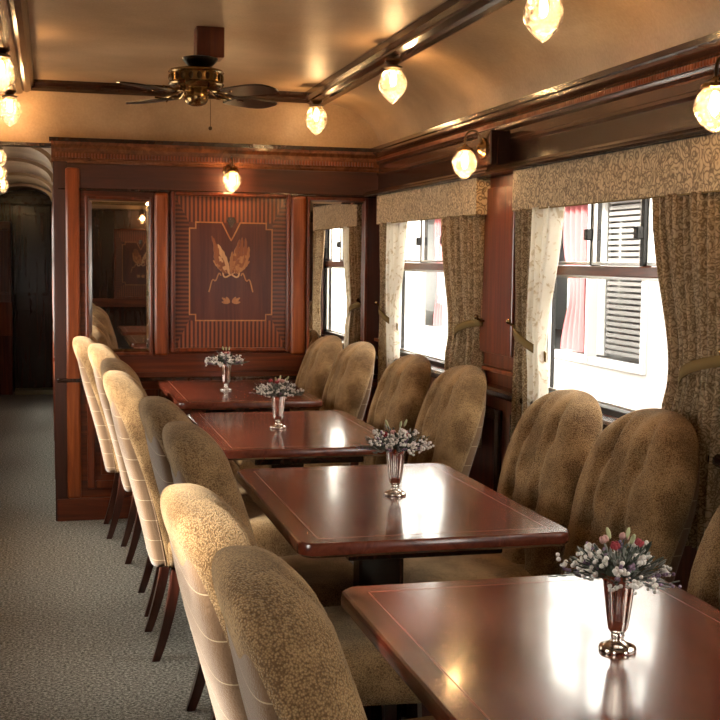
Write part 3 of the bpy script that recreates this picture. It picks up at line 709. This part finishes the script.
# ------------------------------------------------------------ chairs (local: faces +x)
def make_chair():
    t = thing('dining_chair', '', 'chair', (0, 0, 0), 0, 'buttoned tan fabric dining chairs')
    Z0, Z1 = .335, 1.005
    def cx(z):
        s = (z-Z0)/(Z1-Z0); return .01-.11*s-.075*s*s
    def hwid(s):
        if s < .62: return .196+.042*(s/.62)
        q = (s-.62)/.38; return .238*max(0, 1-q**2.3)**(1/2.3)
    def th(s):
        base = .034+.026*min(1, s*1.6)
        q = max(0, (s-.86)/.14); return base*max(.0, 1-q**2.6)**(1/2.6)
    buttons = [(-.085, .50), (.085, .50), (0, .66), (-.085, .80), (.085, .80), (0, .93*.0+.36), (-.085, .22), (.085, .22)]
    nr, na = 64, 72
    bm = B(); rings = []
    for j in range(nr+1):
        s = 1-(1-j/nr)**1.6 if j else 0
        s = min(s, .9995); z = Z0+(Z1-Z0)*s; w = hwid(s); h = th(s); ring = []
        for i in range(na):
            a = 2*pi*i/na; ca, sa = cos(a), sin(a)
            y = w*(abs(ca)**.72)*(1 if ca >= 0 else -1)
            n = h*(abs(sa)**.62)*(1 if sa >= 0 else -1)
            if sa > 0 and h > .004:
                f = min(1, (1-abs(y)/max(w, .01))*5)*min(1, (1-s)*9)*min(1, s*12)
                n += .022*f
                dsp = 0
                for by, bs in buttons: dsp += .036*math.exp(-(((y-by)/.022)**2+((s-bs)/.036)**2))
                for by in (-.085, .085):
                    yy = by*(1-.25*max(0, s-.8)*5)+.010*sin(s*16); dsp += .030*math.exp(-((y-yy)/.014)**2)
                dsp += .022*math.exp(-((y-.008*sin(s*20))/.014)**2)*(1 if .33 < s < .99 else .3)
                n -= dsp*f
            ring.append(bm.verts.new((cx(z)+n, y, z)))
        rings.append(ring)
    for a, b in zip(rings, rings[1:]):
        for i in range(na): bm.faces.new((a[i], a[(i+1) % na], b[(i+1) % na], b[i]))
    bm.faces.new(rings[0]); bm.faces.new(rings[-1])
    bk = obj('backrest', bm, M['boucle'], t, auto=False)
    # ribbed cloth shell behind the cushion, tapering away under the rolled top
    bm = B(); rings = []; na2 = 40; S1 = .885
    def shell(s): return (th(s)*.55+.030*(1-(s/S1)**4)), hwid(s)*(.965-.10*(s/S1)**5)
    for j in range(31):
        s = .002+(S1-.002)*j/30; z = Z0+(Z1-Z0)*s; dep, w = shell(s); ring = []
        for i in range(na2):
            a = 2*pi*i/na2; ca, sa = cos(a), sin(a)
            y = w*(abs(ca)**.40)*(1 if ca >= 0 else -1); n = (abs(sa)**.40)*(1 if sa >= 0 else -1)
            ring.append(bm.verts.new((cx(z)-.018+(n*dep if n < 0 else n*.01), y, z)))
        rings.append(ring)
    for a, b in zip(rings, rings[1:]):
        for i in range(na2): bm.faces.new((a[i], a[(i+1) % na2], b[(i+1) % na2], b[i]))
    bm.faces.new(rings[0]); bm.faces.new(rings[-1])
    o = obj('back_panel', bm, M['backcloth'], t, auto=False)
    pts = []
    for j in range(25):
        s = .01+(S1-.02)*j/24; z = Z0+(Z1-Z0)*s; dep, w = shell(s); pts.append((cx(z)-.020, w*1.004, z))
    for sy in (1, -1): obj('piping', tube(B(), [(x, sy*y, z) for x, y, z in pts], .0035, 6), M['backcloth'], o)
    for k, (by, bs) in enumerate(buttons[:5]):
        z = Z0+(Z1-Z0)*bs; obj('button', blob(B(), (cx(z)+th(bs)-.012, by, z), .010, 8, (.6, 1, 1)), M['boucle'], bk, auto=False)
    # seat cushion
    bm = B(); nx, ny = 26, 26; fr = .465
    def seat(u, v, zt):
        x = .0+fr*u; w = (.205+.035*u); e = max(0, (u-.9)/.1); w *= (1-.10*e*e)
        return x, w*v
    gt = []
    for i in range(nx+1):
        row = []
        for j in range(ny+1):
            u, v = i/nx, 2*j/ny-1
            x, y = seat(u, v, 0); ed = max(abs(v)**7, max(0, (u-.80)/.20)**3.2)
            row.append(bm.verts.new((x, y, .482-.045*min(1, ed)-.012*(1-u)**2)))
        gt.append(row)
    for i in range(nx):
        for j in range(ny): bm.faces.new((gt[i][j], gt[i+1][j], gt[i+1][j+1], gt[i][j+1]))
    rim = [gt[i][0] for i in range(nx+1)]+[gt[nx][j] for j in range(1, ny+1)]+[gt[i][ny] for i in range(nx-1, -1, -1)]+[gt[0][j] for j in range(ny-1, 0, -1)]
    prev = rim
    for dz, sc in ((.02, 1.02), (.06, 1.015), (.095, .99)):
        cur = [bm.verts.new((.23+(v.co.x-.23)*sc, v.co.y*sc, min(v.co.z-.008, .437-dz))) for v in rim]
        for i in range(len(rim)): bm.faces.new((prev[i], prev[(i+1) % len(rim)], cur[(i+1) % len(rim)], cur[i]))
        prev = cur
    bm.faces.new(prev)
    obj('seat', bm, M['boucle'], t, auto=False)
    # legs
    def leg(x0, y0, x1, y1, bow, ztop=.36):
        bm = B(); rings = []
        for k in range(9):
            s = k/8; z = ztop*(1-s); x = x0+(x1-x0)*s**1.6+bow*sin(pi*s)*0; y = y0+(y1-y0)*s; h = .021-.007*s
            rings.append([bm.verts.new((x+a*h, y+b*h, z)) for a, b in ((-1, -1), (1, -1), (1, 1), (-1, 1))])
        for a, b in zip(rings, rings[1:]):
            for i in range(4): bm.faces.new((a[i], a[(i+1) % 4], b[(i+1) % 4], b[i]))
        bm.faces.new(rings[0]); bm.faces.new(rings[-1])
        bmesh.ops.bevel(bm, geom=[e for e in bm.edges if abs(e.verts[0].co.z-e.verts[1].co.z) > .01], offset=.004, segments=1, affect='EDGES')
        return bm
    for s in (-1, 1):
        obj('leg', leg(.03, s*.165, -.045, s*.172, 0), M['leg'], t, auto=30)
        obj('leg', leg(.415, s*.185, .425, s*.188, 0), M['leg'], t, auto=30)
    return t
c0 = make_chair()
LX, RX = .45, 1.385      # back-bottom x of the left and right rows
CH = [  # side, y, x of the back's foot, yaw degrees, label
 ('L', 1.60, .428, -2, 'nearest left-hand chair, its dark-shaded back filling the bottom of the picture'),
 ('L', 2.10, .402, 1, 'second left-hand chair from the camera, with a brightly lit rounded top, at the nearest table'),
 ('L', 2.93, .478, -1, 'left-hand chair at the second table, nearer of that pair, brown nubby back'),
 ('L', 3.49, .462, 1, 'left-hand chair at the second table, farther of that pair, mostly hidden behind its neighbour'),
 ('L', 4.32, .392, 0, 'bright tan left-hand chair at the third table, nearer of that pair, ribbed back showing'),
 ('L', 4.86, .405, 0, 'left-hand chair at the third table, farther of that pair, only its rounded top showing'),
 ('L', 5.70, .380, 0, 'left-hand chair at the farthest table, nearer of that pair'),
 ('L', 6.22, .320, 0, 'leftmost chair at the farthest table, beside the partition corner'),
 ('R', 2.08, 1.315, 2, 'window-side chair at the nearest table, barely visible at the right edge'),
 ('R', 2.98, 1.465, 4, 'large window-side buttoned chair at the second table, in front of the patterned curtain'),
 ('R', 3.49, 1.435, 3, 'window-side chair at the second table, farther of that pair, in front of the bright window'),
 ('R', 4.40, 1.402, 0, 'window-side chair at the third table, nearer of that pair, edge rimmed by daylight'),
 ('R', 4.93, 1.352, 0, 'window-side chair at the third table, farther of that pair'),
 ('R', 5.73, 1.325, 0, 'window-side chair at the farthest table, nearer of that pair'),
 ('R', 6.22, 1.278, 0, 'window-side chair at the farthest table, beside the partition mirror'),
]
for k, (sd_, y, off, yw, l) in enumerate(CH):
    c = c0 if k == 0 else copy_tree(c0)
    if sd_ == 'L': c.location = (off, y, 0); c.rotation_euler = (0, 0, R(yw))
    else: c.location = (off, y, 0); c.rotation_euler = (0, 0, pi+R(yw))
    c['label'] = l

# ------------------------------------------------------------ vases with posies
def make_vase(loc, label, seed, lab2):
    rnd = random.Random(seed)
    t = thing('bud_vase', label, 'vase', loc, rnd.random()*3, 'silver vases on the tables'); t.scale = (1.12, 1.12, 1.10)
    H = .122
    pr = [(.0275, 0), (.0285, .003), (.027, .007), (.020, .010), (.012, .014), (.009, .019), (.011, .023), (.0095, .027), (.0145, .034), (.017, .05), (.0205, .08), (.0235, .108), (.0265, H-.004), (.0285, H), (.0270, H), (.022, .105), (.012, .04), (.0005, .036)]
    obj('body', lathe(B(), pr[:8], (0, 0, 0), 36), M['silver'], t, auto=60)
    obj('cup', lathe(B(), pr[7:], (0, 0, 0), 48, 8, .045), M['silver'], t, auto=60)
    p = obj('posy', B(), M['leaf'], t); me = p.data
    parts = {k: B() for k in ('leaf', 'leaf_grey', 'flower_white', 'flower_red', 'flower_pink', 'flower_mauve', 'bud')}
    for i in range(120):
        a = rnd.random()*2*pi; el = rnd.random()**.6*1.30; L = .040+.034*rnd.random()
        dv = Vector((sin(el)*cos(a)*1.18, sin(el)*sin(a)*1.18, cos(el)*.80)); base = Vector((dv.x*.016, dv.y*.016, H-.008)); tip = base+dv*L+Vector((0, 0, -.006*el))
        kk = rnd.choice(('leaf', 'leaf_grey', 'leaf', 'flower_white', 'flower_white', 'flower_white', 'flower_mauve', 'leaf_grey'))
        tube(parts['leaf'], [base, (base+tip)/2+Vector((0, 0, .003)), tip], .0008, 4)
        if kk in ('leaf', 'leaf_grey'):
            q = dv.to_track_quat('Z', 'Y').to_matrix()
            for m_ in range(4):
                c = base.lerp(tip, .55+.15*m_); off = Vector((rnd.uniform(-1, 1), rnd.uniform(-1, 1), rnd.uniform(-.5, 1)))*.006
                qq = (dv+off*60).to_track_quat('Z', 'Y').to_matrix()
                blob(parts[kk], c+off, .0085, 6, (.36, .16, 1.0), qq)
        elif kk == 'flower_white':
            for m_ in range(7): blob(parts[kk], tip+Vector((rnd.gauss(0, .0055), rnd.gauss(0, .0055), rnd.gauss(0, .004))), .0026+.0018*rnd.random(), 6)
        else:
            for m_ in range(6): blob(parts[kk], base.lerp(tip, .6+.09*m_)+Vector((rnd.gauss(0, .002), rnd.gauss(0, .002), 0)), .0028, 6)
    for kk, n in (('flower_red', 1), ('flower_pink', 1), ('bud', 1)):
        for i in range(n):
            a = rnd.random()*2*pi; el = .15+.6*rnd.random(); dv = Vector((sin(el)*cos(a), sin(el)*sin(a), cos(el))); tip = Vector((0, 0, H))+dv*(.046+.012*rnd.random()+(.016 if kk == 'bud' else 0))
            q = dv.to_track_quat('Z', 'Y').to_matrix(); tube(parts['leaf'], [(0, 0, H-.01), tip], .001, 4)
            if kk == 'bud': blob(parts[kk], tip, .010, 8, (.35, .35, 1), q)
            else:
                for m_ in range(5):
                    b = 2*pi*m_/5; blob(parts[kk], tip+q @ Vector((.0045*cos(b), .0045*sin(b), 0)), .0062, 8, (.6, .5, .9), q)
                blob(parts[kk], tip, .005, 8)
    # leaves become the posy itself; the flowers its sub-parts
    bm = parts.pop('leaf'); blob(bm, (0, 0, H+.006), .030, 10, (1, 1, .62)); bm.to_mesh(me); bm.free()
    nm = dict(leaf_grey='grey_foliage', flower_white='white_blossom', flower_red='red_flower', flower_pink='pink_flower', flower_mauve='lavender_sprig', bud='green_bud')
    for kk in ('flower_red', 'flower_pink', 'bud'):
        for rep in range(1 if kk != 'bud' else 2):
            q_ = obj(nm[kk], parts[kk].copy(), M[kk], p, auto=False); q_.rotation_euler = (0, 0, 1.9+rep*1.3)
    for kk, b in parts.items():
        if len(b.verts): obj(nm[kk], b, M[kk], p, auto=False)
        else: b.free()
    return t
VP_ = [(.931, 1.824, 'silver vase of mixed dried flowers on the nearest table', 11), (.934, 3.20, 'silver vase of grey-green sprigs on the second table, centre of the picture', 12),
       (.856, 4.578, 'silver vase with a posy on the third table from the camera', 13), (.848, 5.955, 'smallest-looking silver vase, on the farthest table before the marquetry panel', 14)]
for x, y, l, s in VP_: make_vase((x, y, .7503), l, s, '')

# ------------------------------------------------------------ outside
struct('ground', bx(-14, 14, -14, 26, -1.3, -1.2), M['gravel'], smooth=False)
ca = thing('railway_carriage', 'pale railway carriage with pink curtains standing outside the right-hand windows', 'railway carriage', (3.3, 8.0, -1.2))
bm = B(); x0, x1 = 0, 2.4
ws = [(-5.6, -4.7), (-3.6, -2.7), (-1.75, -.25), (1.2, 2.6), (4.2, 5.2)]
box(bm, x0, x1, -8, 8, .8, 2.0); box(bm, x0, x1, -8, 8, 3.05, 3.3)
ys = [-8]+[q for w_ in ws for q in w_]+[8]
for a, b in zip(ys[::2], ys[1::2]): box(bm, x0, x0+.06, a, b, 2.0, 3.05)
box(bm, 1.2, 1.26, -8, 8, 2.0, 3.05)
obj('body', bm, M['cream_paint'], ca, smooth=False)
bm = B(); prism(bm, [(x1/2+1.28*cos(pi*i/12), 3.3+.45*sin(pi*i/12)) for i in range(13)], -8, 8); obj('roof', bm, M['grey_paint'], ca)
for k, yy in enumerate((-6, -4.8, 4.8, 6)):
    bm = B(); lathe(bm, [(.42, -.05), (.45, -.04), (.45, .0), (.42, .04), (.40, .05)], (.25, yy, .45), 24, mat=Matrix.Rotation(pi/2, 3, 'Y')); obj('wheel', bm, M['black_metal'], ca)
def fold_sheet(y0, y1, z0, z1, x, amp=.02, n=60, pinch=0.):
    bm = B(); nz = 16; g = []
    for i in range(n+1):
        u = i/n; row = []
        for j in range(nz+1):
            v = j/nz; k = math.exp(-((v-.62)/.22)**2)*pinch; y = y0+(y1-y0)*(u*(1-k)+k*.9); row.append(bm.verts.new((x+amp*sin(u*30), y, z1+(z0-z1)*v)))
        g.append(row)
    for i in range(n):
        for j in range(nz): bm.faces.new((g[i][j], g[i+1][j], g[i+1][j+1], g[i][j+1]))
    return bm
for k, (a, b) in enumerate(ws):
    bm = B(); ring_yz(bm, a-.03, b+.03, 1.97, 3.08, .05, -.02, .03, .004); f = obj('window_frame', bm, M['cream_paint'], ca, smooth=False)
    obj('pink_curtain', fold_sheet(b-.10, b-.52, 2.02, 3.03, .10, pinch=.35), M['pink'], f, auto=False)
    obj('white_curtain', fold_sheet(b-.50, b-.78, 2.02, 3.03, .12, pinch=.2), M['white'], f, auto=False)
    obj('bright_backing', bx(.20, .22, a-.02, b+.02, 1.98, 3.07), M['white'], f, smooth=False)  # pale sheet added so the carriage windows look bright
    bm = B(); z = 2.04
    while z < 3.02: box(bm, .10, .14, b-1.30, b-.80, z, z+.022); z += .036
    obj('louvre', bm, M['grey_paint'], f, smooth=False)
    obj('post', bx(-.03, .04, b-.80, b-.77, 1.98, 3.07), M['cream_paint'], f, smooth=False)
